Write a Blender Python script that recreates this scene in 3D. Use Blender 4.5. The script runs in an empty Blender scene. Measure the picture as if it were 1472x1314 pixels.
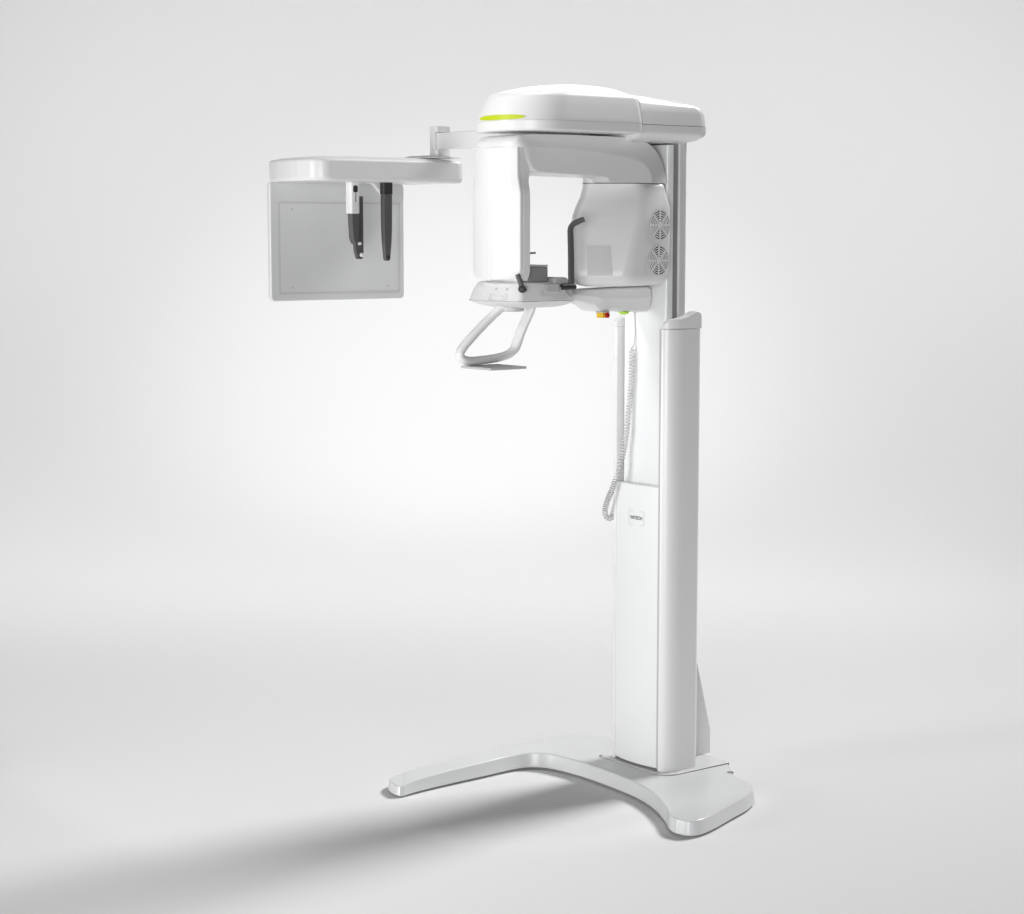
import bpy, bmesh, math, random
from mathutils import Vector, Matrix
from math import radians as R, sin, cos, pi

random.seed(4)
S = bpy.context.scene
COL = S.collection

# ------------------------------------------------------------------ camera
# machine frame: +X the machine's near side, -Y the patient's side, Z up, metres
cam_d = bpy.data.cameras.new('camera')
cam = bpy.data.objects.new('camera', cam_d)
COL.objects.link(cam)
cam_d.sensor_width = 36.0
cam_d.lens = 2900.0 / 1472.0 * 36.0
cam_d.clip_end = 200.0
CAM = Vector((4.733, -4.256, 1.74))
cam.location = CAM
cam.rotation_euler = (R(90 - 6.4334), 0, R(52))
S.camera = cam
VIEW = Vector((-0.788, 0.616, 0)).normalized()      # level viewing direction
SIDE = Vector((0.616, 0.788, 0)).normalized()       # to the right in the picture

# ------------------------------------------------------------------ light
W = bpy.data.worlds.new('World')
S.world = W
W.use_nodes = True
bg = W.node_tree.nodes['Background']
bg.inputs[0].default_value = (0.985, 0.99, 1.0, 1)
bg.inputs[1].default_value = 0.01


def lamp(name, kind, loc, aim, power, size=1.0, size_y=None, color=(1, 1, 1), spot=60, blend=1.0, spread=180):
    d = bpy.data.lights.new(name, kind)
    d.energy = power
    d.color = color
    if kind == 'AREA':
        d.shape = 'RECTANGLE'
        d.size = size
        d.size_y = size_y or size
        d.spread = R(spread)
    elif kind == 'SPOT':
        d.shadow_soft_size = size
        d.spot_size = R(spot)
        d.spot_blend = blend
    o = bpy.data.objects.new(name, d)
    COL.objects.link(o)
    o.location = loc
    o.rotation_euler = (Vector(aim) - Vector(loc)).to_track_quat('-Z', 'Y').to_euler()
    return o


def stage(d, s, z):
    """a point d metres ahead of the camera, s to the right, at height z"""
    c = CAM + VIEW * d + SIDE * s
    return (c.x, c.y, z)


# studio lamps, all out of frame: softbox on the patient's side, low fill beside
# the camera, hard key behind the column, washes and one hot spot on the backdrop, added fills on floor and dome
lamp('softbox', 'AREA', (-1.6, -7.6, 1.25), (-0.2, 0, 1.35), 42, 2.4, 2.3, spread=70)
lamp('front_fill', 'AREA', (5.8, -6.6, 1.2), (-0.3, 0, 1.35), 54, 3.2, 2.6, spread=70)
lamp('key_spot', 'SPOT', (0.15, 10.9, 11.8), (-1.1, -3.6, 0.0), 10400, 2.1, spot=54, blend=1.0)
lamp('top_spot', 'SPOT', (-1.9, -6.2, 5.0), (-0.25, -0.4, 2.24), 700, 0.5, spot=17, blend=0.7)
lamp('wash_left', 'AREA', stage(8.0, -4.2, 6.6), stage(14.7, -3.6, 1.9), 116, 2.0, spread=110)
lamp('wash_right', 'AREA', stage(8.0, 4.2, 6.6), stage(14.7, 3.6, 1.9), 112, 2.0, spread=110)
lamp('wash_centre', 'AREA', stage(8.0, 0, 6.6), stage(14.6, 0, 1.4), 58, 2.0, spread=110)
lamp('floor_mid_fill', 'AREA', stage(7.2, -2.4, 6.5), stage(7.8, -1.8, 0.0), 7, 5.0, 1.6, spread=70)  # added lamp, lifts the floor behind the machine
lamp('floor_left_fill', 'AREA', stage(4.3, -1.9, 5.6), stage(4.7, -1.45, 0.0), 3, 0.9, 0.9, spread=40)  # added lamp, lightens the far end of the floor shadow
lamp('dome_fill', 'AREA', (0.07, -0.36, 3.3), (0.07, -0.36, 2.1), 0.75, 0.16, 0.5, spread=16)  # added lamp close overhead, brightens only the housing dome
lamp('backdrop_spot', 'SPOT', stage(8.0, -0.2, 5.4), stage(13.6, -0.3, 0.15), 420, 0.5, spot=44, blend=1.0)

S.view_settings.view_transform = 'Standard'
S.view_settings.look = 'None'
S.view_settings.exposure = 0.03
S.view_settings.gamma = 1.0
S.view_settings.use_curve_mapping = False
S.cycles.use_denoising = True
S.cycles.max_bounces = 8


# ------------------------------------------------------------------ materials
def mat(name, col, rough=0.35, spec=0.5, coat=0.0, var=0.015, scale=6.0, bump=0.0, bscale=400.0, emit=None, estr=0.0, metallic=0.0, rvar=0.10):
    m = bpy.data.materials.new(name)
    m.use_nodes = True
    nt = m.node_tree
    b = nt.nodes['Principled BSDF']
    b.inputs['Roughness'].default_value = rough
    b.inputs['Specular IOR Level'].default_value = spec
    b.inputs['Coat Weight'].default_value = coat
    b.inputs['Coat Roughness'].default_value = 0.12
    b.inputs['Metallic'].default_value = metallic
    tc = nt.nodes.new('ShaderNodeTexCoord')
    nz = nt.nodes.new('ShaderNodeTexNoise')
    nz.inputs['Scale'].default_value = scale
    nz.inputs['Detail'].default_value = 4
    nt.links.new(tc.outputs['Object'], nz.inputs['Vector'])
    mx = nt.nodes.new('ShaderNodeMix')
    mx.data_type = 'RGBA'
    a = [max(0, c * (1 - var)) for c in col]
    c2 = [min(1, c * (1 + var)) for c in col]
    mx.inputs[6].default_value = (*a, 1)
    mx.inputs[7].default_value = (*c2, 1)
    nt.links.new(nz.outputs['Fac'], mx.inputs[0])
    nt.links.new(mx.outputs[2], b.inputs['Base Color'])
    mr = nt.nodes.new('ShaderNodeMapRange')
    mr.inputs[3].default_value = max(0.02, rough * (1 - rvar))
    mr.inputs[4].default_value = min(1, rough * (1 + rvar))
    nt.links.new(nz.outputs['Fac'], mr.inputs[0])
    nt.links.new(mr.outputs[0], b.inputs['Roughness'])
    if bump:
        n2 = nt.nodes.new('ShaderNodeTexNoise')
        n2.inputs['Scale'].default_value = bscale
        nt.links.new(tc.outputs['Object'], n2.inputs['Vector'])
        bp = nt.nodes.new('ShaderNodeBump')
        bp.inputs['Strength'].default_value = bump
        bp.inputs['Distance'].default_value = 0.001
        nt.links.new(n2.outputs['Fac'], bp.inputs['Height'])
        nt.links.new(bp.outputs[0], b.inputs['Normal'])
    if emit:
        b.inputs['Emission Color'].default_value = (*emit, 1)
        b.inputs['Emission Strength'].default_value = estr
    return m


M_WHITE = mat('white_plastic', (0.80, 0.80, 0.80), 0.38, 0.45, 0.15)
M_BASE = mat('white_gloss_lacquer', (0.68, 0.685, 0.69), 0.24, 0.5, 0.0, var=0.004, rvar=0.02)
M_PANEL = mat('white_front_panel', (0.83, 0.835, 0.84), 0.2, 0.5, 0.2)
M_PLATE = mat('panel_plastic', (0.77, 0.775, 0.775), 0.3, 0.5, 0.1)
M_ALU = mat('pale_aluminium', (0.66, 0.66, 0.665), 0.42, 0.5)
M_GREY = mat('grey_plastic', (0.27, 0.27, 0.27), 0.45)
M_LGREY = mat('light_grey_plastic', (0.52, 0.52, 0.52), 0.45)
M_LABEL = mat('grey_label', (0.66, 0.66, 0.66), 0.5)
M_DARK = mat('dark_grey_rubber', (0.105, 0.105, 0.107), 0.55, 0.35)
M_BLACK = mat('black_plastic', (0.03, 0.03, 0.032), 0.45)
M_GROOVE = mat('shadow_gap', (0.16, 0.16, 0.16), 0.7, 0.2)
M_SLOT = mat('slot_dark', (0.06, 0.06, 0.06), 0.7, 0.2)
M_YEL = mat('yellow_plastic', (0.80, 0.50, 0.02), 0.4)
M_RED = mat('red_plastic', (0.50, 0.015, 0.012), 0.35)
M_LED = mat('lime_light', (0.35, 0.42, 0.01), 0.4, emit=(0.50, 0.58, 0.0), estr=0.42)
M_LED2 = mat('green_lens', (0.45, 0.72, 0.06), 0.3, emit=(0.40, 0.75, 0.05), estr=0.12)
M_CORD = mat('pale_cord', (0.66, 0.66, 0.655), 0.5)
M_INK = mat('dark_ink', (0.20, 0.20, 0.20), 0.6)
M_PAPER = mat('seamless_paper', (0.803, 0.806, 0.804), 0.75, 0.15, 0, var=0.006, scale=0.7)


# ------------------------------------------------------------------ helpers
def link(name, bm, m, parent=None, bevel=0.0, seg=3, sharp=32, smooth=True, ang=28):
    bmesh.ops.remove_doubles(bm, verts=bm.verts, dist=1e-6)
    bmesh.ops.recalc_face_normals(bm, faces=bm.faces)
    me = bpy.data.meshes.new(name)
    bm.to_mesh(me)
    bm.free()
    me.materials.append(m)
    if smooth:
        me.polygons.foreach_set('use_smooth', [True] * len(me.polygons))
        me.set_sharp_from_angle(angle=R(sharp))
    o = bpy.data.objects.new(name, me)
    COL.objects.link(o)
    wn = smooth
    if bevel:
        md = o.modifiers.new('bevel', 'BEVEL')
        md.width = bevel
        md.segments = seg
        md.limit_method = 'ANGLE'
        md.angle_limit = R(ang)
    if wn:
        md = o.modifiers.new('weighted_normal', 'WEIGHTED_NORMAL')
        md.keep_sharp = True
        md.weight = 60
    if parent:
        o.parent = parent
    return o


def loft(bm, rings, cap=True, closed=True):
    vs = [[bm.verts.new(p) for p in r] for r in rings]
    n = len(vs[0])
    for a, b in zip(vs, vs[1:]):
        for i in range(n if closed else n - 1):
            j = (i + 1) % n
            bm.faces.new((a[i], a[j], b[j], b[i]))
    if cap:
        bm.faces.new(vs[0][::-1])
        bm.faces.new(vs[-1])
    return vs


def rpoly(pts, radii, seg=6):
    """closed polygon with rounded corners; every corner gives seg+1 points"""
    n = len(pts)
    if not hasattr(radii, '__len__'):
        radii = [radii] * n
    out = []
    for i in range(n):
        a, b, c = Vector(pts[i - 1]), Vector(pts[i]), Vector(pts[(i + 1) % n])
        u, v = (a - b), (c - b)
        lu, lv = u.length, v.length
        u.normalize()
        v.normalize()
        cs = max(-0.9999, min(0.9999, u.dot(v)))
        half = math.acos(cs) / 2
        r = max(radii[i], 1e-4)
        t = min(r / math.tan(half), lu * 0.49, lv * 0.49)
        r = t * math.tan(half)
        p0, p1 = b + u * t, b + v * t
        bis = (u + v)
        if bis.length < 1e-6:
            out += [tuple(p0.lerp(p1, k / seg)) for k in range(seg + 1)]
            continue
        ctr = b + bis.normalized() * (r / math.sin(half))
        d0, d1 = p0 - ctr, p1 - ctr
        tot = d0.angle_signed(d1) if d0.length > 1e-9 else 0
        a0 = math.atan2(d0.y, d0.x)
        a1 = math.atan2(d1.y, d1.x)
        da = (a1 - a0 + pi) % (2 * pi) - pi
        for k in range(seg + 1):
            a_ = a0 + da * k / seg
            out.append((ctr.x + r * cos(a_), ctr.y + r * sin(a_)))
    return out


def rrect(x0, x1, y0, y1, r, seg=6):
    return rpoly([(x0, y0), (x1, y0), (x1, y1), (x0, y1)], r, seg)


def prism(bm, poly, axis, a, b):
    """extrude a 2D polygon along an axis: X -> (y,z), Y -> (x,z), Z -> (x,y)"""
    f = {'X': lambda p, t: (t, p[0], p[1]), 'Y': lambda p, t: (p[0], t, p[1]), 'Z': lambda p, t: (p[0], p[1], t)}[axis]
    loft(bm, [[f(p, a) for p in poly], [f(p, b) for p in poly]])


def box(bm, x0, x1, y0, y1, z0, z1):
    prism(bm, [(x0, y0), (x1, y0), (x1, y1), (x0, y1)], 'Z', z0, z1)


def catmull(pts, per=10, closed=False):
    P = [Vector(p) for p in pts]
    out = []
    n = len(P)
    rng = n if closed else n - 1
    for i in range(rng):
        if closed:
            p0, p1, p2, p3 = P[i - 1], P[i], P[(i + 1) % n], P[(i + 2) % n]
        else:
            p1, p2 = P[i], P[i + 1]
            p0 = P[i - 1] if i else p1 * 2 - p2
            p3 = P[i + 2] if i + 2 < n else p2 * 2 - p1
        for k in range(per):
            t = k / per
            out.append(0.5 * ((2 * p1) + (p2 - p0) * t + (2 * p0 - 5 * p1 + 4 * p2 - p3) * t * t + (3 * p1 - p0 - 3 * p2 + p3) * t ** 3))
    if not closed:
        out.append(P[-1])
    return out


def tube(bm, path, ra, rb=None, n=14, up=Vector((1, 0, 0)), closed=False, power=1.0):
    """sweep an ellipse; ra along 'up', rb across; ra/rb may be lists"""
    P = [Vector(p) for p in path]
    rings = []
    m = len(P)
    u = None
    for i, p in enumerate(P):
        if closed:
            t = P[(i + 1) % m] - P[i - 1]
        else:
            t = P[min(i + 1, m - 1)] - P[max(i - 1, 0)]
        t.normalize()
        ref = up if u is None else u
        u = ref - t * ref.dot(t)
        if u.length < 1e-4:
            u = t.orthogonal()
        u.normalize()
        v = t.cross(u)
        a = ra[i] if hasattr(ra, '__len__') else ra
        bb = a if rb is None else (rb[i] if hasattr(rb, '__len__') else rb)
        rings.append([tuple(p + u * a * cos(2 * pi * k / n) + v * bb * sin(2 * pi * k / n)) for k in range(n)])
    if closed:
        rings.append(rings[0])
        loft(bm, rings, cap=False)
    else:
        loft(bm, rings)


def lathe(bm, prof, c, axis='Z', n=28):
    """prof: (radius, height) list, about a point c"""
    rings = []
    for r, h in prof:
        ring = []
        for k in range(n):
            a = 2 * pi * k / n
            x, y = r * cos(a), r * sin(a)
            if axis == 'Z':
                ring.append((c[0] + x, c[1] + y, c[2] + h))
            elif axis == 'X':
                ring.append((c[0] + h, c[1] + x, c[2] + y))
            else:
                ring.append((c[0] + x, c[1] + h, c[2] + y))
        rings.append(ring)
    loft(bm, rings)


def empty(name, loc=(0, 0, 0)):
    o = bpy.data.objects.new(name, None)
    o.empty_display_size = 0.1
    o.location = loc
    COL.objects.link(o)
    return o


BM = bmesh.new

# ------------------------------------------------------------------ the setting: a seamless paper sweep
bm = BM()
prof = [(-9.0, 0.0), (2.0, 0.0), (9.0, 0.0)]
Rr, wall = 5.4, 15.5
prof += [(wall - Rr + Rr * sin(a), Rr - Rr * cos(a)) for a in [R(k * 3) for k in range(0, 31)]]
prof += [(wall, 5.5), (wall, 5.8)]
rings = []
for d, z in prof:
    c = CAM + VIEW * d
    rings.append([(c.x + SIDE.x * s, c.y + SIDE.y * s, z) for s in (-13, -6, 0, 6, 13)])
loft(bm, rings, cap=False, closed=False)
flo = link('floor', bm, M_PAPER, sharp=60)
flo['kind'] = 'structure'

# ------------------------------------------------------------------ the machine
root = empty('dental_xray_machine', (0.065, 0.0, 0.0))
root['label'] = 'white dental panoramic x-ray machine standing on its low curved floor base'
root['category'] = 'x-ray machine'


def part(name, bm, m, bevel=0.0, parent=None, **k):
    o = link(name, bm, m, None, bevel, **k)
    p = parent or root
    o.parent = p
    o.matrix_parent_inverse = Matrix.Translation(p.location).inverted() if p is root else Matrix.Identity(4)
    return o


# --- base -----------------------------------------------------------------
inner = catmull([(-0.248, -0.785), (-0.256, -0.735), (-0.261, -0.680), (-0.266, -0.593), (-0.270, -0.447), (-0.274, -0.345), (-0.262, -0.282), (-0.205, -0.238), (-0.094, -0.221), (0.020, -0.222),
                 (0.120, -0.230), (0.230, -0.246), (0.339, -0.282), (0.447, -0.338), (0.520, -0.385), (0.560, -0.397)], 8)
outer = catmull([(-0.381, -0.715), (-0.382, -0.640), (-0.383, -0.560), (-0.384, -0.450), (-0.384, -0.330), (-0.386, -0.220), (-0.388, -0.130), (-0.380, -0.055), (-0.340, 0.008), (-0.240, 0.075),
                 (-0.050, 0.140), (0.100, 0.160), (0.215, 0.150), (0.325, 0.072), (0.430, 0.042), (0.484, -0.003)], 8)
NB = len(inner)


def hgt(i):
    t = i / (NB - 1)
    a = min(1, t / 0.10)
    b = max(0, min(1, (t - 0.05) / 0.30))
    return 0.0345 + 0.009 * a * (2 - a) + 0.0105 * b * b * (3 - 2 * b) - 0.004 * max(0, (t - 0.7) / 0.3)


loop = [Vector((p.x, p.y)) if len(p) == 3 else Vector(p[:2]) for p in [Vector((*q, 0)) if len(q) == 2 else q for q in inner]]
zl = [hgt(i) for i in range(NB)]
right_end = catmull([tuple(inner[-1][:2]) + (0,), (0.598, -0.384, 0), (0.612, -0.345, 0), (0.594, -0.270, 0), (0.559, -0.176, 0), (0.526, -0.085, 0), (0.505, -0.040, 0), tuple(outer[-1][:2]) + (0,)], 6)[1:-1]
loop += [Vector(p[:2]) for p in right_end]
zl += [0.050] * len(right_end)
for i in range(NB - 1, -1, -1):
    loop.append(Vector(outer[i][:2]))
    zl.append(hgt(i))
left_end = [Vector(p) for p in ((-0.3775, -0.738), (-0.366, -0.760), (-0.348, -0.778), (-0.325, -0.791), (-0.300, -0.799), (-0.278, -0.803), (-0.264, -0.803), (-0.254, -0.798))]
loop += left_end
zl += [0.0345] * len(left_end)
NL = len(loop)


def offs(poly, d):
    out = []
    n = len(poly)
    area = sum(poly[i].x * poly[(i + 1) % n].y - poly[(i + 1) % n].x * poly[i].y for i in range(n))
    sg = 1 if area > 0 else -1
    for i in range(n):
        t = (poly[(i + 2) % n] - poly[i - 2]).normalized()
        out.append(poly[i] + Vector((-t.y, t.x)) * d * sg)
    return out


bm = BM()
rings = []
for d, f in ((0.03, 0.0), (0.03, 0.13), (0.0012, 0.131), (0.0, 0.17), (0.0, 0.22), (0.0045, 0.90), (0.0052, 0.945), (0.0068, 0.978), (0.0092, 0.994), (0.0125, 1.0)):
    o_ = offs(loop, d)
    rings.append([(o_[i].x, o_[i].y, 0.001 + zl[i] * f) for i in range(NL)])
vs = loft(bm, rings, cap=False)
top = vs[-1]
bm.faces.new(vs[0][::-1])
# top surface as strips between inner and outer edge
i_in = list(range(NB))
i_out = list(range(NB + len(right_end), 2 * NB + len(right_end)))[::-1]
for k in range(NB - 1):
    bm.faces.new((top[i_in[k]], top[i_in[k + 1]], top[i_out[k + 1]], top[i_out[k]]))
bm.faces.new([top[i] for i in range(NB - 1, NB + len(right_end) + 1)])
bm.faces.new([top[i] for i in list(range(2 * NB + len(right_end) - 1, NL)) + [0]])
base = part('floor_base', bm, M_BASE, sharp=30)

# plinth plate round the column foot
bm = BM()
prism(bm, rrect(-0.100, 0.222, -0.128, 0.150, [0.02, 0.05, 0.01, 0.02]), 'Z', 0.045, 0.0575)
part('column_plinth', bm, M_BASE, 0.0012, parent=root)
bm = BM()
prism(bm, rrect(-0.1022, 0.2242, -0.1302, 0.148, [0.02, 0.05, 0.01, 0.02]), 'Z', 0.045, 0.0552)
part('plinth_gap', bm, M_GROOVE)
bm = BM()
lathe(bm, [(0.010, 0.0), (0.010, 0.0045), (0.0065, 0.005)], (0.300, 0.074, 0.050))
part('levelling_bolt', bm, M_GREY)
bm = BM()
lathe(bm, [(0.006, 0.0), (0.006, 0.006), (0.003, 0.0065)], (-0.092, -0.122, 0.052))
part('plinth_screw', bm, M_GREY)

# --- outer column -----------------------------------------------------------
XL, XR, YF, YB = -0.066, 0.197, -0.100, 0.052
bm = BM()
plan = [(XL, YF + .008), (XL + .006, YF - .003), (XL + 0.017, YF - 0.004), (-0.047, YF), (-0.047, -0.050), (0.160, -0.050), (0.160, YF - 0.006), (XR, YF - 0.006), (XR, YB - 0.03), (XR - 0.03, YB), (XL + 0.03, YB), (XL, YB - 0.03)]
plan = rpoly(plan, [.006, .004, .004, .001, .001, .001, .001, .001, .02, .02, .02, .02], 9)
RX, RY = 0.0365, 0.072
ell = [(XR - RX + RX * sin(a), YF - 0.006 + RY - RY * cos(a)) for a in [R(q * 7.5) for q in range(13)]]
k0 = min(range(len(plan)), key=lambda q: math.hypot(plan[q][0] - XR, plan[q][1] - (YF - 0.006)))
plan = [p for p in plan if not (p[0] > XR - 0.01 and p[1] < YF + 0.05)]
k0 = max(q for q in range(len(plan)) if abs(plan[q][0] - 0.160) < 0.003 and plan[q][1] < YF) + 1
plan = plan[:k0] + ell + plan[k0:]
prism(bm, plan, 'Z', 0.056, 1.437)
colm = part('outer_column', bm, M_WHITE, sharp=40)

# swooping caps on the two wings, joined behind the mast
bm = BM()
capz = [(p.x, p.y) for p in catmull([(YF - 0.006, 1.439, 0), (YF - 0.005, 1.449, 0), (YF + 0.003, 1.460, 0), (YF + 0.018, 1.467, 0), (-0.055, 1.4705, 0), (-0.025, 1.4775, 0), (-0.004, 1.4855, 0), (0.008, 1.4900, 0), (0.018, 1.4900, 0), (0.0275, 1.483, 0), (0.029, 1.468, 0), (0.029, 1.439, 0)], 5)]
def wing_cap(bm, x0, x1, r0, r1):
    top = capz[1:-1]
    rings = []
    for y, z in top[::-1]:
        if rings and y >= last - 1e-5:
            continue
        last = y
        d = y - (YF - 0.006)
        ins = lambda r: r - math.sqrt(max(0, r * r - (r - d) ** 2)) if d < r else 0.0
        ell_ = RX * (1 - math.sqrt(max(0, 1 - (1 - d / RY) ** 2))) if d < RY else 0.0
        a, b = x0 + min(ins(r0), r0 * .9), x1 - min(ell_ if r1 > .02 else ins(r1), (x1 - x0) * .8)
        zt = max(z, 1.4395)
        c = min(0.004, (zt - 1.4385) * .4)
        rings.append([(a, y, 1.4385), (b, y, 1.4385), (b, y, zt - c), (b - c * .3, y, zt - c * .3), (b - c, y, zt), (a + c, y, zt), (a + c * .3, y, zt - c * .3), (a, y, zt - c)])
    loft(bm, rings)
wing_cap(bm, 0.1605, XR - 0.001, 0.004, 0.035)
part('column_cap', bm, M_WHITE, sharp=50)
bm = BM()
wing_cap(bm, XL + 0.001, -0.0475, 0.014, 0.004)
part('column_cap', bm, M_WHITE, sharp=50)

# lower front cover, bowed, in the slot
bm = BM()
def bowed(x0, x1, yf, bow, yb, n=10):
    c, h = (x0 + x1) / 2, (x1 - x0) / 2
    return [(x0 + (x1 - x0) * k / n, yf - bow * (1 - ((x0 + (x1 - x0) * k / n - c) / h) ** 2)) for k in range(n + 1)] + [(x1, yb), (x0, yb)]
prism(bm, bowed(-0.0455, 0.1565, -0.104, 0.012, -0.052), 'Z', 0.064, 0.951)
cover = part('front_cover', bm, M_PANEL, 0.0022, sharp=30)
bm = BM()
prism(bm, bowed(-0.0468, 0.1598, -0.101, 0.010, -0.051), 'Z', 0.058, 0.949)
part('cover_gap', bm, M_GROOVE)

# grey strip coloured as the gap's shade between the slot and near wing
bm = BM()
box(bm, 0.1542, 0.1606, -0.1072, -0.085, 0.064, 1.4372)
part('slot_gap_shade', bm, M_LGREY)

# badge on the cover
def on_cover(x, out):
    c, h = 0.0555, 0.101
    return -0.104 - 0.012 * (1 - ((x - c) / h) ** 2) - out
def cover_ring(bm, x0, x1, z0, z1, w, r, out):
    a = rrect(x0, x1, z0, z1, r, 6)
    b = rrect(x0 + w, x1 - w, z0 + w, z1 - w, max(r - w, .001), 6)
    va = [bm.verts.new((p[0], on_cover(p[0], out), p[1])) for p in a]
    vb = [bm.verts.new((p[0], on_cover(p[0], out), p[1])) for p in b]
    for i in range(len(va)):
        j = (i + 1) % len(va)
        bm.faces.new((va[i], va[j], vb[j], vb[i]))
bm = BM()
cover_ring(bm, 0.028, 0.098, 0.823, 0.869, 0.0016, 0.007, 0.0006)
part('badge_outline', bm, M_LGREY, parent=cover)
cu = bpy.data.curves.new('badge_lettering', 'FONT')
cu.body = 'VATECH'
cu.size = 0.0145
cu.align_x = 'CENTER'
cu.align_y = 'CENTER'
cu.extrude = 0.0004
cu.offset = 0.0004
tmp = bpy.data.objects.new('lettering_tmp', cu)
COL.objects.link(tmp)
bpy.context.view_layer.update()
me = bpy.data.meshes.new_from_object(tmp.evaluated_get(bpy.context.evaluated_depsgraph_get()))
bpy.data.objects.remove(tmp)
bpy.data.curves.remove(cu)
me.name = 'badge_lettering'
for v in me.vertices:
    x, y, z = v.co
    X = 0.063 + x
    v.co = (X, on_cover(X, 0.0009 + z), 0.8465 + y)
me.materials.clear()
me.materials.append(M_INK)
txt = bpy.data.objects.new('badge_lettering', me)
COL.objects.link(txt)
txt.parent = cover

# --- sliding carriage and mast -----------------------------------------------
bm = BM()
prism(bm, rpoly([(-0.041, -0.080), (0.152, -0.080), (0.154, -0.070), (0.154, -0.054), (-0.041, -0.054)], [.006, .006, .003, .002, .002], 3), 'Z', 0.90, 1.995)
part('sliding_carriage', bm, M_PANEL, sharp=30)
bm = BM()
prism(bm, rrect(-0.036, 0.147, -0.054, -0.022, 0.002, 2), 'Z', 1.30, 2.01)
part('guide_rail', bm, M_GREY)
bm = BM()
prism(bm, rrect(-0.041, 0.154, -0.030, 0.006, [0.004, 0.004, 0.014, 0.014], 4), 'Z', 1.30, 2.01)
part('mast', bm, M_ALU, sharp=35)

# rear bracket
bm = BM()
prism(bm, [(0.020, 0.0578), (0.178, 0.0578), (0.178, 0.135), (0.118, 0.360), (0.106, 0.372), (0.020, 0.372)], 'X', 0.015, 0.100)
part('rear_bracket', bm, M_WHITE, 0.002)

# --- top housing ----------------------------------------------------------------
def hring(x0, x1, y0, y1, rf, rb, z, seg=12):
    return [(p[0], p[1], z) for p in rpoly([(x0, y0), (x1, y0), (x1, y1), (x0, y1)], [rf, rf, rb, rb], seg)]
def hous(bm, spec, seg=12):
    loft(bm, [hring(*s, seg=seg) for s in spec])
hx0, hx1 = -0.098, 0.236
bm = BM()
hous(bm, [(hx0 + .02, hx1 - .02, -0.670, -0.262, .13, .02, 2.020), (hx0 + .004, hx1 - .004, -0.688, -0.248, .15, .022, 2.0205), (hx0, hx1, -0.692, -0.245, .155, .022, 2.025), (hx0, hx1, -0.692, -0.245, .155, .022, 2.0495)])
part('housing_rim', bm, M_WHITE, sharp=35)
bm = BM()
hous(bm, [(hx0 + .0012, hx1 - .0012, -0.6908, -0.2455, .155, .022, 2.0508), (hx0 + .002, hx1 - .002, -0.689, -0.2455, .155, .022, 2.062), (hx0 + .009, hx1 - .009, -0.677, -0.247, .155, .022, 2.095),
          (hx0 + .015, hx1 - .015, -0.662, -0.249, .15, .024, 2.120), (hx0 + .0195, hx1 - .0195, -0.653, -0.251, .148, .026, 2.1285), (hx0 + .026, hx1 - .026, -0.643, -0.255, .145, .028, 2.1325),
          (hx0 + .045, hx1 - .045, -0.612, -0.268, .13, .03, 2.1405), (hx0 + .075, hx1 - .075, -0.560, -0.285, .09, .03, 2.151), (hx0 + .105, hx1 - .105, -0.50, -0.305, .06, .03, 2.1590), (hx0 + .14, hx1 - .14, -0.43, -0.34, .02, .02, 2.164)])
part('housing_top', bm, M_WHITE, sharp=38)
bm = BM()
hous(bm, [(hx0 + .0025, hx1 - .0025, -0.6895, -0.247, .155, .022, 2.049), (hx0 + .0025, hx1 - .0025, -0.6895, -0.247, .155, .022, 2.0512)])
part('housing_gap', bm, M_LGREY)
# rear block
bm = BM()
rx0, rx1 = -0.082, 0.218
hous(bm, [(rx0 + .05, rx1 - .05, -0.24, -0.005, .02, .04, 2.000), (rx0 + .02, rx1 - .02, -0.252, 0.025, .02, .05, 2.0085), (rx0 + .004, rx1 - .004, -0.256, 0.044, .02, .055, 2.020), (rx0, rx1, -0.257, 0.050, .02, .055, 2.030), (rx0, rx1, -0.257, 0.050, .02, .055, 2.0485)])
part('rear_housing_rim', bm, M_WHITE, sharp=35)
bm = BM()
loft(bm, [[(x, y, z - max(0.0, z - 2.085) / 0.05 * 0.070 * max(0.0, y + 0.25)) for x, y, z in hring(*q)] for q in
          [(rx0 + .0012, rx1 - .0012, -0.257, 0.0488, .02, .055, 2.0500), (rx0 + .004, rx1 - .004, -0.257, 0.046, .02, .055, 2.085), (rx0 + .009, rx1 - .009, -0.257, 0.040, .02, .055, 2.110),
           (rx0 + .015, rx1 - .015, -0.257, 0.033, .02, .055, 2.121), (rx0 + .024, rx1 - .024, -0.257, 0.022, .02, .05, 2.129), (rx0 + .040, rx1 - .040, -0.257, 0.000, .02, .045, 2.136), (rx0 + .08, rx1 - .08, -0.257, -0.06, .02, .03, 2.143), (rx0 + .13, rx1 - .13, -0.257, -0.15, .01, .01, 2.146)]])
part('rear_housing_top', bm, M_WHITE, sharp=38)
# status light strip on the front curve
bm = BM()
rg = hring(hx0 - .0006, hx1 + .0006, -0.6926, -0.245, .155, .022, 0, seg=24)
def dens(pts, n=6):
    o = []
    for i in range(len(pts)):
        a, b = Vector(pts[i]), Vector(pts[(i + 1) % len(pts)])
        o += [a.lerp(b, k / n) for k in range(n)]
    return o
rg = [p for p in dens(rg, 8) if p.y < -0.55 and 0.010 <= p.x <= 0.182]
rg.sort(key=lambda p: p.x)
n = len(rg)
strip = []
cy = Vector((0.07, -0.5, 0))
for i, p in enumerate(rg):
    t = i / (n - 1)
    h = 0.0074 * min(1, (sin(pi * t) ** 0.35))
    q = p + (cy - p).normalized() * 0.006
    zc = 2.059
    strip.append([(p.x, p.y + .0028 * 0, zc - h), (p.x, p.y + .0016, zc + h), (q.x, q.y, zc + h), (q.x, q.y, zc - h)])
loft(bm, strip)
part('status_light', bm, M_LED)

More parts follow.
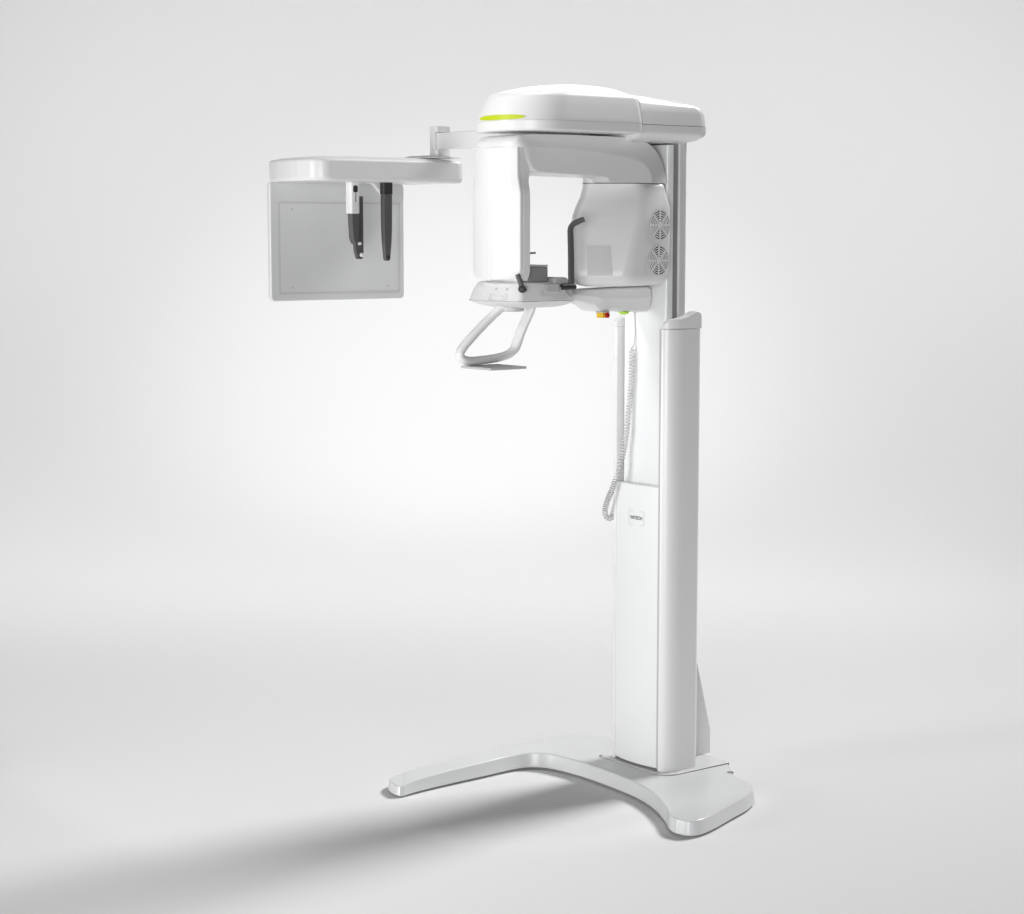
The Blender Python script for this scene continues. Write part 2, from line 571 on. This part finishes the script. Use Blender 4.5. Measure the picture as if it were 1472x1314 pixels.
# --- rotating arm -----------------------------------------------------------------
CX = 0.070
def arm_profile(k, kf, far=False):
    # k = 0 inner crease outline, 1 full outline ; (y, z)
    pts = [
        ((-0.615, 1.908), (-0.645, 1.901)),
        ((-0.632, 1.935), (-0.676, 1.938)),
        ((-0.636, 1.962), (-0.690, 1.974)),
        ((-0.632, 1.973), (-0.684, 1.998)),
        ((-0.615, 1.976), (-0.655, 2.011)),
        ((-0.520, 1.973), (-0.520, 2.0135)),
        ((-0.400, 1.966), (-0.400, 2.0135)),
        ((-0.300, 1.953), (-0.280, 2.0130)),
        ((-0.235, 1.942), (-0.205, 2.009)),
        ((-0.207, 1.933), (-0.150, 1.993)),
        ((-0.188, 1.918), (-0.115, 1.957)),
        ((-0.176, 1.898), (-0.095, 1.915)),
        ((-0.172, 1.8785), (-0.087, 1.8785)),
        ((-0.325, 1.8785), (-0.325, 1.8785)),
        ((-0.336, 1.881), (-0.336, 1.881)),
        ((-0.350, 1.8975), (-0.350, 1.8975)),
        ((-0.500, 1.900), (-0.500, 1.899)),
        ((-0.580, 1.903), (-0.580, 1.900)),
    ]
    c = []
    for i_, (a, b) in enumerate(pts):
        t = kf if i_ in (0, 1, 2, 3) else (0.5 * (k + kf) if i_ == 4 else k)
        if far and i_ in (12, 13, 14):
            a = b = (a[0], 1.8972)
        c.append((a[0] + (b[0] - a[0]) * (kf if i_ < 5 else k), a[1] + (b[1] - a[1]) * (k if 3 <= i_ else t)))
    return c
def smooth2(c, sharp, it=2):
    """corner cutting that leaves the listed corners alone"""
    pts = [(p, i in sharp) for i, p in enumerate(c)]
    for _ in range(it):
        out = []
        n = len(pts)
        for i in range(n):
            (p, s) = pts[i]
            a, b = pts[i - 1][0], pts[(i + 1) % n][0]
            if s:
                out.append((p, True))
                out.append((p, True)) if False else None
            else:
                out.append(((p[0] * .75 + a[0] * .25, p[1] * .75 + a[1] * .25), False))
                out.append(((p[0] * .75 + b[0] * .25, p[1] * .75 + b[1] * .25), False))
        pts = out
    return [p for p, s in pts]
bm = BM()
hw = 0.113
rings = []
prof_x = [(0.0, 0.0, 0.0), (0.004, 0.18, 0.30), (0.010, 0.45, 0.50), (0.018, 0.82, 0.66), (0.023, 1.0, 0.74), (0.040, 1.02, 0.92), (0.075, 1.02, 1.0)]
for d, k, kf in prof_x:
    rings.append([(CX - hw + d, y, z) for y, z in smooth2(arm_profile(k, kf, True), {12, 13})])
for d, k, kf in prof_x[::-1]:
    rings.append([(CX + hw - d, y, z) for y, z in smooth2(arm_profile(k, kf), {12, 13})])
loft(bm, rings)
arm = part('rotating_arm', bm, M_WHITE, 0.004, seg=3, sharp=30, ang=40)

# sensor head
SX = 0.008
def sensor_plan(hw_, yf, yb, bow, r=.03, n=10):
    c_ = CX + SX
    pts = [(c_ - hw_ + 2 * hw_ * k / n, yf - bow * (1 - (2 * k / n - 1) ** 2)) for k in range(n + 1)]
    pts = [(c_ - hw_, yb)] + pts + [(c_ + hw_, yb)]
    return rpoly(pts, [.004] + [r] + [.05] * (n - 1) + [.006] + [.004], 4)
bm = BM()
def sring(hw_, dy, z, ys=0.0):
    return [(p[0], p[1] + dy, z) for p in sensor_plan(hw_, -0.682 + ys, -0.640, 0.016)]
# front cover is a slab outline with rounded lower corners, lofted downwards
zs = [(1.9725, .100), (1.93, .100), (1.893, .101), (1.875, .105), (1.855, .111), (1.84, .113), (1.75, .113), (1.65, .113)]
rb = 0.034
zs += [(1.597 + rb - rb * sin(a), .113 - rb + rb * cos(a)) for a in [R(d) for d in (0, 15, 30, 45, 60, 72, 82, 88)]]
rings = []
for z, h in zs:
    rings.append([(p[0], p[1], z) for p in sensor_plan(h, -0.678, -0.6655, 0.030, r=.006)])
rings.append([(CX + (p[0] - CX) * .97, p[1] + .0, 1.5968) for p in sensor_plan(.078, -0.678, -0.6675, 0.024, r=.006)])
loft(bm, rings)
part('sensor_cover', bm, M_WHITE, sharp=38)
bm = BM()
rings = []
for z, h in [(1.9725, .0998), (1.93, .0998), (1.893, .1008), (1.875, .1048), (1.855, .1108), (1.84, .1128), (1.75, .1128), (1.62, .1128), (1.604, .110), (1.594, .104)]:
    yb = -0.640 + (0.006 if z > 1.885 else -0.0) + (0 if z > 1.61 else -0.003)
    rings.append([(p[0], p[1], z) for p in rrect(CX + SX - h, CX + SX + h, -0.6656, yb, [.0003, .0003, .002, .002], 1)])
loft(bm, rings)
part('sensor_body', bm, M_WHITE, sharp=38)

# tube head
def tube_ring(z, qf, hf, qc, hc, qr, hr, rf=.022, rc=.06, rr=.03):
    pts = [(CX - hf, qf + .028), (CX + hf, qf), (CX + hc, qc), (CX + hr, qr), (CX - hr, qr), (CX - hc, qc)]
    return [(p[0], p[1], z) for p in rpoly(pts, [rf, rf, rc, rr, rr, rc], 7)]
bm = BM()
TR = [(1.8985, -.352, .026, -.215, .098, -.140, .055), (1.8765, -.352, .026, -.212, .112, -.092, .094), (1.862, -.354, .026, -.210, .115, -.090, .099), (1.838, -.362, .026, -.208, .124, -.090, .108), (1.810, -.378, .026, -.216, .132, -.084, .114),
      (1.780, -.392, .026, -.224, .135, -.084, .117), (1.740, -.400, .026, -.236, .1355, -.085, .118), (1.690, -.402, .026, -.250, .1355, -.086, .118), (1.640, -.403, .026, -.264, .1355, -.088, .118),
      (1.612, -.402, .026, -.272, .1355, -.090, .118), (1.595, -.398, .026, -.276, .133, -.094, .116), (1.582, -.388, .024, -.278, .126, -.102, .110), (1.574, -.372, .020, -.279, .114, -.116, .098), (1.570, -.345, .015, -.28, .08, -.15, .07)]
TRD = []
for a_, b_ in zip(TR, TR[1:]):
    m_ = max(1, int((a_[0] - b_[0]) / 0.008))
    TRD += [tuple(a_[q] + (b_[q] - a_[q]) * k / m_ for q in range(7)) for k in range(m_)]
TRD.append(TR[-1])
loft(bm, [tube_ring(*t) for t in TRD])
tubeh = part('tube_head', bm, M_WHITE, sharp=50)
# gap line between arm and tube head
bm = BM()
loft(bm, [tube_ring(1.8760, -.3526, .0262, -.212, .1127, -.0914, .0943), tube_ring(1.8780, -.3526, .0262, -.212, .1127, -.0914, .0943)])
part('arm_gap', bm, M_SLOT)

# face geometry of the tube head (near side)
def lerp(a, b, t):
    return a + (b - a) * t
def tr_at(z):
    for a, b in zip(TR, TR[1:]):
        if a[0] >= z >= b[0]:
            t = (a[0] - z) / (a[0] - b[0])
            return [lerp(a[i], b[i], t) for i in range(7)]
def rear_side(y, z, out):
    _, qf, hf, qc, hc, qr, hr = tr_at(z)
    t = (y - qc) / (qr - qc)
    nx, ny = (qr - qc), (hc - hr)
    l = math.hypot(nx, ny)
    return (CX + lerp(hc, hr, t) + out * nx / l, y + out * ny / l, z)
from mathutils.bvhtree import BVHTree
bvh = BVHTree.FromPolygons([v.co for v in tubeh.data.vertices], [tuple(p.vertices) for p in tubeh.data.polygons])
def front_side(y, z, out):
    loc, nor, _i, _d = bvh.ray_cast(Vector((1.0, y, z)), Vector((-1, 0, 0)))
    return tuple(loc + Vector((0.81, -0.58, 0)) * out)
bm = BM()
g = 20
vv = []
for i in range(g + 1):
    row = []
    for j in range(g + 1):
        y = lerp(-0.370, -0.312, i / g)
        z = lerp(1.603, 1.692, j / g)
        row.append((y, z))
    vv.append(row)
fr = [[bm.verts.new(front_side(y, z, 0.0022)) for y, z in row] for row in vv]
bk = [[bm.verts.new(front_side(y, z, -0.004)) for y, z in row] for row in vv]
for i in range(g):
    for j in range(g):
        bm.faces.new((fr[i][j], fr[i + 1][j], fr[i + 1][j + 1], fr[i][j + 1]))
for k in range(g):
    for a, b in (((k, 0), (k + 1, 0)), ((k, g), (k + 1, g)), ((0, k), (0, k + 1)), ((g, k), (g, k + 1))):
        bm.faces.new((fr[a[0]][a[1]], fr[b[0]][b[1]], bk[b[0]][b[1]], bk[a[0]][a[1]]))
part('rating_plate', bm, M_LABEL, parent=tubeh, sharp=40)

def fan(yc, zc, rad):
    y0 = yc
    # local frame on the rear side surface
    c = Vector(rear_side(yc, zc, 0.0))
    ey = (Vector(rear_side(yc + .01, zc, 0)) - Vector(rear_side(yc - .01, zc, 0))).normalized()
    ez = (Vector(rear_side(yc, zc + .01, 0)) - Vector(rear_side(yc, zc - .01, 0))).normalized()
    nn = ey.cross(ez).normalized()
    if nn.x < 0:
        nn = -nn
    P = lambda r, a, o: tuple(c + ey * r * cos(a) + ez * r * sin(a) + nn * o)
    # dark opening behind the grille
    bm = BM()
    loft(bm, [[P(rad, 2 * pi * k / 48, -0.012) for k in range(48)], [P(rad, 2 * pi * k / 48, 0.0012) for k in range(48)]])
    op = part('fan_opening', bm, M_SLOT, parent=tubeh)
    # grille: hub, rings and eight spokes
    bm = BM()
    def annulus(r0, r1, o0, o1, nseg=48):
        vsr = []
        for r, o in ((r0, o0), (r0, o1), (r1, o1), (r1, o0)):
            vsr.append([bm.verts.new(P(r, 2 * pi * k / nseg, o)) for k in range(nseg)])
        for q in range(3):
            for k in range(nseg):
                j = (k + 1) % nseg
                bm.faces.new((vsr[q][k], vsr[q][j], vsr[q + 1][j], vsr[q + 1][k]))
    annulus(0.0005, rad * .25, 0.0013, 0.0036)
    m_ = 5
    for i in range(m_):
        r1 = rad * (.25 + .75 * (i + 1) / m_)
        annulus(r1 - rad * .062, r1, 0.0013, 0.0034)
    for k in range(8):
        a = 2 * pi * k / 8 + pi / 8 * 0
        w = 0.0022
        e1 = Vector((cos(a), sin(a)))
        e2 = Vector((-sin(a), cos(a)))
        q = []
        for o in (0.0014, 0.0036):
            for s, t in ((rad * .2, -w), (rad * .995, -w), (rad * .995, w), (rad * .2, w)):
                v2 = e1 * s + e2 * t
                q.append(bm.verts.new(tuple(c + ey * v2.x + ez * v2.y + nn * o)))
        bm.faces.new(q[4:8])
        for i in range(4):
            j = (i + 1) % 4
            bm.faces.new((q[i], q[j], q[4 + j], q[4 + i]))
    gr = part('fan_grille', bm, M_WHITE, sharp=30, parent=tubeh)
fan(-0.1475, 1.7535, 0.0455)
fan(-0.1510, 1.6475, 0.0455)

# --- chin rest arm -----------------------------------------------------------------
bm = BM()
rings = []
def armsec(y, x0, x1, z0, z1, r, cz=None):
    return [(p[0], y, p[1]) for p in rpoly([(x0, z0), (x1 - .012, z0), (x1, z0 + (z1 - z0) * .55), (x1 - .004, z1), (x0, z1)], [r, r, r * .6, r, r], 5)]
for y, z0, z1, x1, r in ((-0.500, 1.543, 1.562, .100, .006), (-0.430, 1.5365, 1.5615, .103, .008), (-0.370, 1.526, 1.5615, .104, .010), (-0.318, 1.511, 1.5625, .105, .012), (-0.302, 1.498, 1.563, .105, .012),
                          (-0.290, 1.494, 1.563, .105, .012), (-0.262, 1.4935, 1.564, .105, .012), (-0.252, 1.4965, 1.564, .105, .012), (-0.228, 1.4965, 1.565, .105, .012), (-0.218, 1.492, 1.565, .105, .012),
                          (-0.150, 1.489, 1.5655, .105, .012), (-0.105, 1.4885, 1.566, .104, .012), (-0.095, 1.490, 1.5655, .101, .012), (-0.088, 1.494, 1.562, .096, .012), (-0.081, 1.502, 1.555, .086, .012)):
    rings.append(armsec(y, 0.002 + .0, x1, z0, z1, r))
loft(bm, rings)
part('chinrest_arm', bm, M_WHITE, 0.0, sharp=42)
bm = BM()
lathe(bm, [(0.021, 0.0), (0.021, 0.003), (0.019, 0.004)], (0.079, -0.272, 1.4905))
part('button_collar', bm, M_LGREY)
bm = BM()
prism(bm, rrect(0.066, 0.096, -0.287, -0.257, .005, 4), 'Z', 1.4745, 1.4903)
es = part('emergency_stop_box', bm, M_YEL, 0.002)
bm = BM()
lathe(bm, [(0.006, 0.0), (0.0085, 0.001), (0.0085, 0.004), (0.007, 0.006), (0.003, 0.0065)], (0.0955, -0.269, 1.4830), axis='X')
part('emergency_stop_button', bm, M_RED, parent=es)
bm = BM()
lathe(bm, [(0.016, 0.0), (0.016, -0.003), (0.0125, -0.007), (0.005, -0.0085)], (0.080, -0.187, 1.4905))
part('ready_light', bm, M_LED2)

# --- chin rest table ------------------------------------------------------------------
def table_ring(z, hx, yf, yb, rf, rbk, bow=0.03):
    n = 10
    fr_ = [(CX - hx + 2 * hx * k / n, yf - bow * (1 - (2 * k / n - 1) ** 2)) for k in range(n + 1)]
    pts = fr_ + [(CX + hx * .97, yb), (CX - hx * .97, yb)]
    rad = [rf] + [.05] * (n - 1) + [rf] + [rbk, rbk]
    return [(p[0], p[1], z) for p in rpoly(pts, rad, 5)]
bm = BM()
loft(bm, [table_ring(1.514, .070, -.615, -.51, .03, .02), table_ring(1.5155, .085, -.630, -.50, .03, .02), table_ring(1.522, .110, -.657, -.485, .03, .02, .034), table_ring(1.531, .126, -.676, -.472, .03, .015, .036),
          table_ring(1.5335, .128, -.679, -.470, .03, .015, .036), table_ring(1.5345, .1275, -.6785, -.4705, .03, .015, .036)])
table = part('chinrest_hull', bm, M_WHITE, sharp=40)
bm = BM()
loft(bm, [table_ring(1.5352, .1268, -.6775, -.472, .03, .015, .036), table_ring(1.545, .124, -.674, -.480, .03, .015, .034), table_ring(1.570, .117, -.666, -.500, .03, .015, .03), table_ring(1.582, .112, -.660, -.508, .03, .015, .028),
          table_ring(1.588, .107, -.653, -.511, .028, .015, .027), table_ring(1.590, .097, -.641, -.516, .025, .012, .024)])
part('chinrest_deck', bm, M_WHITE, sharp=40)
# raised hump in the middle of the deck and the grey bite block on it
bm = BM()
prism(bm, rpoly([(-0.665, 1.575), (-0.560, 1.575), (-0.572, 1.598), (-0.585, 1.601), (-0.650, 1.601), (-0.660, 1.597)], .006, 4), 'X', 0.03, 0.165)
part('deck_hump', bm, M_LGREY, 0.004)
bm = BM()
box(bm, 0.105, 0.172, -0.628, -0.560, 1.590, 1.6335)
bb = part('bite_block', bm, M_GREY, 0.003)
bm = BM()
prism(bm, rrect(0.104, 0.173, -0.629, -0.559, .004, 3), 'Z', 1.6340, 1.6385)
part('bite_block_top', bm, M_LGREY, 0.001, parent=bb)
bm = BM()
prism(bm, [(-0.585, 1.560), (-0.530, 1.560), (-0.535, 1.583), (-0.580, 1.583)], 'X', 0.15, 0.193)
part('bite_block_base', bm, M_LGREY, 0.003)
bm = BM()
prism(bm, [(-0.535, 1.545), (-0.470, 1.545), (-0.480, 1.588), (-0.500, 1.602), (-0.545, 1.602)], 'X', 0.035, 0.182)
part('deck_rear_block', bm, M_LGREY, 0.004)
# lever with a knob
bm = BM()
tube(bm, [(0.192, -0.672, 1.572), (0.190, -0.674, 1.585), (0.185, -0.680, 1.606), (0.183, -0.682, 1.613)], [.008, .0075, .007, .0065], n=12)
lv = part('clamp_lever', bm, M_DARK, sharp=50)
bm = BM()
lathe(bm, [(0.004, -0.013), (0.009, -0.009), (0.0112, -0.004), (0.0112, 0.004), (0.009, 0.009), (0.004, 0.013)], (0.194, -0.672, 1.571), axis='X', n=20)
part('lever_knob', bm, M_BLACK, parent=lv)
# control outlines on the sloped front
def on_front(x, z, out):
    """point on the sloping front of the deck"""
    t = (z - 1.5352) / (1.582 - 1.5352)
    hx = lerp(.1268, .112, t)
    yf = lerp(-.6775, -.660, t)
    bow = lerp(.036, .028, t)
    return (x, yf - bow * (1 - ((x - CX) / hx) ** 2) - out, z)
def front_outline(bm, x0, x1, z0, z1, w, out=0.0015, r=.004):
    a = rrect(x0, x1, z0, z1, r, 4)
    b = rrect(x0 + w, x1 - w, z0 + w, z1 - w, max(r - w, .0008), 4)
    va = [bm.verts.new(on_front(p[0], p[1], out)) for p in a]
    vb = [bm.verts.new(on_front(p[0], p[1], out)) for p in b]
    for i in range(len(va)):
        j = (i + 1) % len(va)
        bm.faces.new((va[i], va[j], vb[j], vb[i]))
bm = BM()
front_outline(bm, 0.085, 0.150, 1.537, 1.556, .0022)
front_outline(bm, 0.092, 0.138, 1.536, 1.5505, .0018)
part('control_recess', bm, M_LABEL)
for x0 in (0.097, 0.137):
    bm = BM()
    f_ = [on_front(x0 + a, 1.566 + b, o) for a, b, o in ((0, 0, .002), (.006, 0, .002), (.006, .007, .002), (0, .007, .002))]
    g_ = [on_front(x0 + a, 1.566 + b, o) for a, b, o in ((0, 0, -.004), (.006, 0, -.004), (.006, .007, -.004), (0, .007, -.004))]
    loft(bm, [g_, f_])
    part('control_button', bm, M_LGREY)
# adjusting knob below
bm = BM()
lathe(bm, [(0.034, 0.0), (0.0355, -0.004), (0.0355, -0.012), (0.033, -0.017), (0.02, -0.018)], (0.085, -0.624, 1.520), n=36)
part('adjusting_knob', bm, M_LGREY, sharp=40)

# --- hand grip loop --------------------------------------------------------------------
gx = 0.045
path = catmull([(gx + .03, -0.640, 1.525), (gx + .022, -0.684, 1.490), (gx + .008, -0.736, 1.440), (gx - .002, -0.772, 1.400), (gx - .004, -0.782, 1.381), (gx - .002, -0.772, 1.3665), (gx, -0.745, 1.3605), (gx, -0.690, 1.3625),
                (gx, -0.645, 1.3665), (gx + .001, -0.610, 1.374), (gx + .002, -0.586, 1.390), (gx + .004, -0.576, 1.412), (gx + .012, -0.565, 1.450), (gx + .026, -0.548, 1.500), (gx + .03, -0.542, 1.523)], 6)
bm = BM()
npth = len(path)
wA = [0.0155 + 0.004 * (1 if i > npth * .6 else 0) * min(1, (i - npth * .6) / (npth * .15)) if i > npth * .6 else 0.0155 for i in range(npth)]
tube(bm, path, wA, 0.0125, n=18)
part('hand_grip', bm, M_WHITE, sharp=60)
bm = BM()
prism(bm, rrect(gx - 0.012, gx + 0.132, -0.775, -0.640, .006, 4), 'Z', 1.3405, 1.3475)
part('grip_plate', bm, M_LGREY, 0.001)

# --- temple supports ------------------------------------------------------------------------
def temple(x0, dx):
    bm = BM()
    pth = [(x0, -0.484, 1.572), (x0, -0.486, 1.60), (x0, -0.487, 1.66), (x0, -0.489, 1.72), (x0, -0.489, 1.742), (x0 + dx * .15, -0.483, 1.755), (x0 + dx * .5, -0.470, 1.764), (x0 + dx * .9, -0.460, 1.770)]
    npt = len(catmull(pth, 5))
    tube(bm, catmull(pth, 5), 0.0055, [0.0118 - 0.003 * i / npt for i in range(npt)], n=12, up=Vector((1, 0, 0)))
    ts = part('temple_support', bm, M_DARK, sharp=60)
    bm = BM()
    tube(bm, [(x0, -0.522, 1.574), (x0, -0.518, 1.575), (x0, -0.476, 1.574), (x0, -0.473, 1.574)], 0.009, 0.009, n=12)
    part('temple_foot', bm, M_BLACK, sharp=60, parent=ts)
temple(0.188, 0.03)
temple(-0.048, -0.03)
bm = BM()
tube(bm, [(-0.03, -0.520, 1.668), (-0.03, -0.446, 1.670)], 0.0032, 0.0032, n=10)
tube(bm, [(-0.03, -0.514, 1.585), (-0.03, -0.514, 1.669)], 0.0035, 0.0035, n=10)
part('nose_pointer', bm, M_GREY)

# --- cephalometric unit -------------------------------------------------------------------------
bm = BM()
prism(bm, rrect(0.032, 0.078, 2.0255, 2.084, .003, 3), 'X', -1.20, -0.06)
part('side_arm', bm, M_WHITE, sharp=40)
bm = BM()
prism(bm, rrect(-1.232, -1.178, 0.020, 0.092, [.02, .012, .02, .02], 6), 'Z', 2.001, 2.0255)
prism(bm, rrect(-1.232, -1.192, 0.020, 0.092, [.02, .003, .003, .02], 6), 'Z', 2.0253, 2.0865)
prism(bm, rrect(-1.232, -1.178, 0.020, 0.092, [.02, .012, .02, .02], 6), 'Z', 2.0863, 2.108)
part('pivot_post', bm, M_WHITE, 0.001, sharp=40)
bm = BM()
lathe(bm, [(0.105, 0.0), (0.105, 0.003), (0.090, 0.007), (0.05, 0.010), (0.01, 0.011)], (-1.225, 0.035, 1.993), n=48)
part('pivot_disc', bm, M_WHITE, sharp=50)
def tray_ring(i, z, fr=0.0):
    n = 10
    x0, x1, yf, yb = -1.43 + i, -1.085 - i, -0.533 + i + fr, 0.088 - i
    bow = 0.03
    pts = [(x0 + (x1 - x0) * k / n, yf - bow * (1 - (2 * k / n - 1) ** 2)) for k in (0, 3, 4, 5, 6, 7, 10)] + [(x1, yb), (x0, yb)]
    return [(p[0], p[1], z) for p in rpoly(pts, [.040] + [.06] * 5 + [.075] + [.045, .045], 8)]
bm = BM()
loft(bm, [tray_ring(.014, 1.9035), tray_ring(.005, 1.9055), tray_ring(.001, 1.912), tray_ring(0, 1.920), tray_ring(0, 1.970), tray_ring(.002, 1.9765), tray_ring(.006, 1.980), tray_ring(.03, 1.986), tray_ring(.075, 1.991), tray_ring(.12, 1.9935)])
part('cephalostat_head', bm, M_WHITE, sharp=38)
# sensor panel
bm = BM()
prism(bm, rrect(-0.545, 0.026, 1.4885, 1.905, [.016, .016, .016, .012], 5), 'X', -1.412, -1.392)
pan = part('sensor_panel', bm, M_PLATE, 0.004)
bm = BM()
a = rrect(-0.512, 0.008, 1.512, 1.838, .004, 3)
b = rrect(-0.505, 0.001, 1.519, 1.831, .003, 3)
for o_, flip in ((-1.3912, 0),):
    va = [bm.verts.new((o_, *p)) for p in a]
    vb = [bm.verts.new((o_, *p)) for p in b]
    for i in range(len(va)):
        j = (i + 1) % len(va)
        bm.faces.new((va[i], va[j], vb[j], vb[i]))
part('panel_groove', bm, M_LABEL, parent=pan)
for y, z in ((-0.455, 1.812), (-0.455, 1.535), (-0.048, 1.812), (-0.048, 1.535)):
    bm = BM()
    lathe(bm, [(0.003, 0.0), (0.003, 0.0012), (0.001, 0.0016)], (-1.3915, y, z), axis='X', n=10)
    part('panel_screw', bm, M_LGREY, parent=pan)
# head-positioning rods under the cephalostat head
bm = BM()
prism(bm, [(-0.200, 1.906), (-0.200, 1.860), (-0.215, 1.875), (-0.235, 1.895), (-0.262, 1.906)], 'X', -1.215, -1.195)
part('rod_gusset', bm, M_WHITE, 0.002)
def ear_rod(x, y, half, ztop, zbot, taper_y0):
    bm = BM()
    prof_ = [(ztop, 1.0), (lerp(ztop, zbot, .25), 1.0), (lerp(ztop, zbot, .5), .97), (lerp(ztop, zbot, .7), .86), (lerp(ztop, zbot, .88), .66), (lerp(ztop, zbot, .96), .55), (zbot + .002, .42), (zbot, .25)]
    loft(bm, [[(p[0], p[1], z) for p in rrect(x - half * .55 * (.6 + .4 * s), x + half * .55 * (.6 + .4 * s), y + taper_y0 - half * s, y + taper_y0 * (1) + half * s, half * .4 * s, 4)] for z, s in prof_])
    return part('ear_rod', bm, M_DARK, sharp=50)
r1 = ear_rod(-1.165, -0.208, .0205, 1.862, 1.6305, 0.0)
bm = BM()
prism(bm, rrect(-1.178, -1.152, -0.2290, -0.187, .007, 4), 'Z', 1.8625, 1.9045)
part('rod_socket', bm, M_BLACK, 0.001, parent=r1)
bm = BM()
lathe(bm, [(0.003, -0.002), (0.008, 0.0), (0.008, 0.004), (0.004, 0.006)], (-1.158, -0.208, 1.643), axis='X', n=16)
part('ear_plug', bm, M_BLACK, parent=r1)
# second rod, seen edge on behind the nose support
bm = BM()
loft(bm, [[(p[0], p[1], z) for p in rrect(-1.220, -1.204, y0, y1, .003, 3)] for z, y0, y1 in ((1.8555, -0.318, -0.2785), (1.76, -0.318, -0.2785), (1.70, -0.317, -0.2785), (1.66, -0.311, -0.2785), (1.643, -0.306, -0.280), (1.637, -0.302, -0.284))])
r2 = part('ear_rod', bm, M_DARK, sharp=50)
bm = BM()
lathe(bm, [(0.003, -0.004), (0.0075, 0.0), (0.0075, 0.006), (0.004, 0.009)], (-1.2035, -0.2890, 1.6515), axis='X', n=16)
part('ear_plug', bm, M_WHITE, parent=r2)
bm = BM()
prism(bm, rrect(-1.198, -1.160, -0.3595, -0.3210, .009, 5), 'Z', 1.795, 1.9045)
nsc = part('nose_support_clip', bm, M_WHITE, 0.003)
bm = BM()
prism(bm, rpoly([(-0.350, 1.868), (-0.332, 1.868), (-0.332, 1.892), (-0.350, 1.892)], .006, 4), 'X', -1.1605, -1.1585)
part('clip_button', bm, M_BLACK, parent=nsc)
bm = BM()
prism(bm, rpoly([(-0.3425, 1.835), (-0.338, 1.835), (-0.338, 1.866), (-0.3425, 1.866)], .001, 2), 'X', -1.1605, -1.1590)
part('clip_slot', bm, M_GREY, parent=nsc)
bm = BM()
loft(bm, [[(p[0], p[1], z) for p in rrect(-1.195, -1.166, y0, y1, .005, 4)] for z, y0, y1 in ((1.800, -0.353, -0.3185), (1.76, -0.352, -0.319), (1.71, -0.348, -0.322), (1.695, -0.342, -0.326), (1.690, -0.337, -0.330))])
nsu = part('nose_support', bm, M_DARK, sharp=50)
bm = BM()
lathe(bm, [(0.004, 0.0), (0.006, 0.003), (0.006, 0.010), (0.003, 0.012)], (-1.176, -0.320, 1.692), axis='Y', n=14)
part('nose_plug', bm, M_WHITE, parent=nsu)

# ------------------------------------------------------------------ the hand switch on its coiled cord
sw = empty('exposure_hand_switch', (-0.085, -0.080, 1.18))
sw['label'] = 'white exposure hand switch with coiled cord hanging on the column'
sw['category'] = 'hand switch'
INV = Matrix.Translation(sw.location).inverted()
def spart(name, bm, m, **k):
    o = link(name, bm, m, None, **k)
    o.parent = sw
    o.matrix_parent_inverse = INV
    return o
bm = BM()
loft(bm, [[(p[0], p[1], z) for p in rrect(-0.082 - 2 * a, -0.0665, -0.090 + (.016 - a), -0.058 - (.016 - a), a * .9, 5)] for z, a in ((1.185, .004), (1.190, .006), (1.22, .0075), (1.27, .009), (1.305, .009), (1.318, .0075), (1.324, .005))])
spart('switch_body', bm, M_WHITE, sharp=50)
bm = BM()
prism(bm, rrect(-0.0665, -0.0655, -0.095, -0.050, .0005, 2), 'Z', 1.20, 1.30)
spart('switch_holder', bm, M_LGREY)
# straight lead, coil, loop back up to the switch
lead = catmull([(0.012, -0.088, 1.494), (0.013, -0.0845, 1.46), (0.015, -0.084, 1.42), (0.015, -0.088, 1.385), (0.013, -0.095, 1.374)], 6)
axis = catmull([(0.013, -0.095, 1.375), (0.012, -0.096, 1.33), (0.011, -0.096, 1.287), (0.005, -0.097, 1.20), (0.001, -0.105, 1.113), (-0.010, -0.108, 1.046), (-0.016, -0.124, 0.982), (-0.040, -0.130, 0.922),
                (-0.060, -0.131, 0.885), (-0.073, -0.128, 0.855), (-0.074, -0.122, 0.836), (-0.073, -0.109, 0.828), (-0.0760, -0.094, 0.836), (-0.0800, -0.082, 0.860), (-0.0805, -0.075, 0.90), (-0.0800, -0.074, 0.95)], 24)
dist = [0.0]
for a_, b_ in zip(axis, axis[1:]):
    dist.append(dist[-1] + (b_ - a_).length)
Ltot = dist[-1]
SPLIT = Ltot * 0.60
turns = int(SPLIT / 0.0100 + (Ltot - SPLIT) / 0.0076)
def along(s):
    lo, hi = 0, len(dist) - 1
    while hi - lo > 1:
        mid = (lo + hi) // 2
        if dist[mid] <= s:
            lo = mid
        else:
            hi = mid
    t = (s - dist[lo]) / max(1e-9, dist[hi] - dist[lo])
    return axis[lo].lerp(axis[hi], t), (axis[hi] - axis[lo]).normalized()
coil = []
NP = turns * 20
for i in range(NP + 1):
    s = Ltot * i / NP
    p, t = along(s)
    u = Vector((1, 0, 0)) - t * t.x
    u.normalize()
    v = t.cross(u)
    a = 2 * pi * (s / 0.0100 if s < SPLIT else SPLIT / 0.0100 + (s - SPLIT) / 0.0076)
    e = min(1, i / 20, (NP - i) / 20)
    rr_ = 0.0076 * e
    coil.append(p + u * rr_ * cos(a) + v * rr_ * sin(a))
bm = BM()
tube(bm, lead, 0.0022, n=8)
tube(bm, coil, 0.0022, n=6)
tail = catmull([(-0.0800, -0.074, 0.948), (-0.0790, -0.074, 1.02), (-0.0780, -0.074, 1.10), (-0.0770, -0.074, 1.187)], 6)
tube(bm, tail, 0.0022, n=8)
spart('coiled_cord', bm, M_CORD, sharp=80)
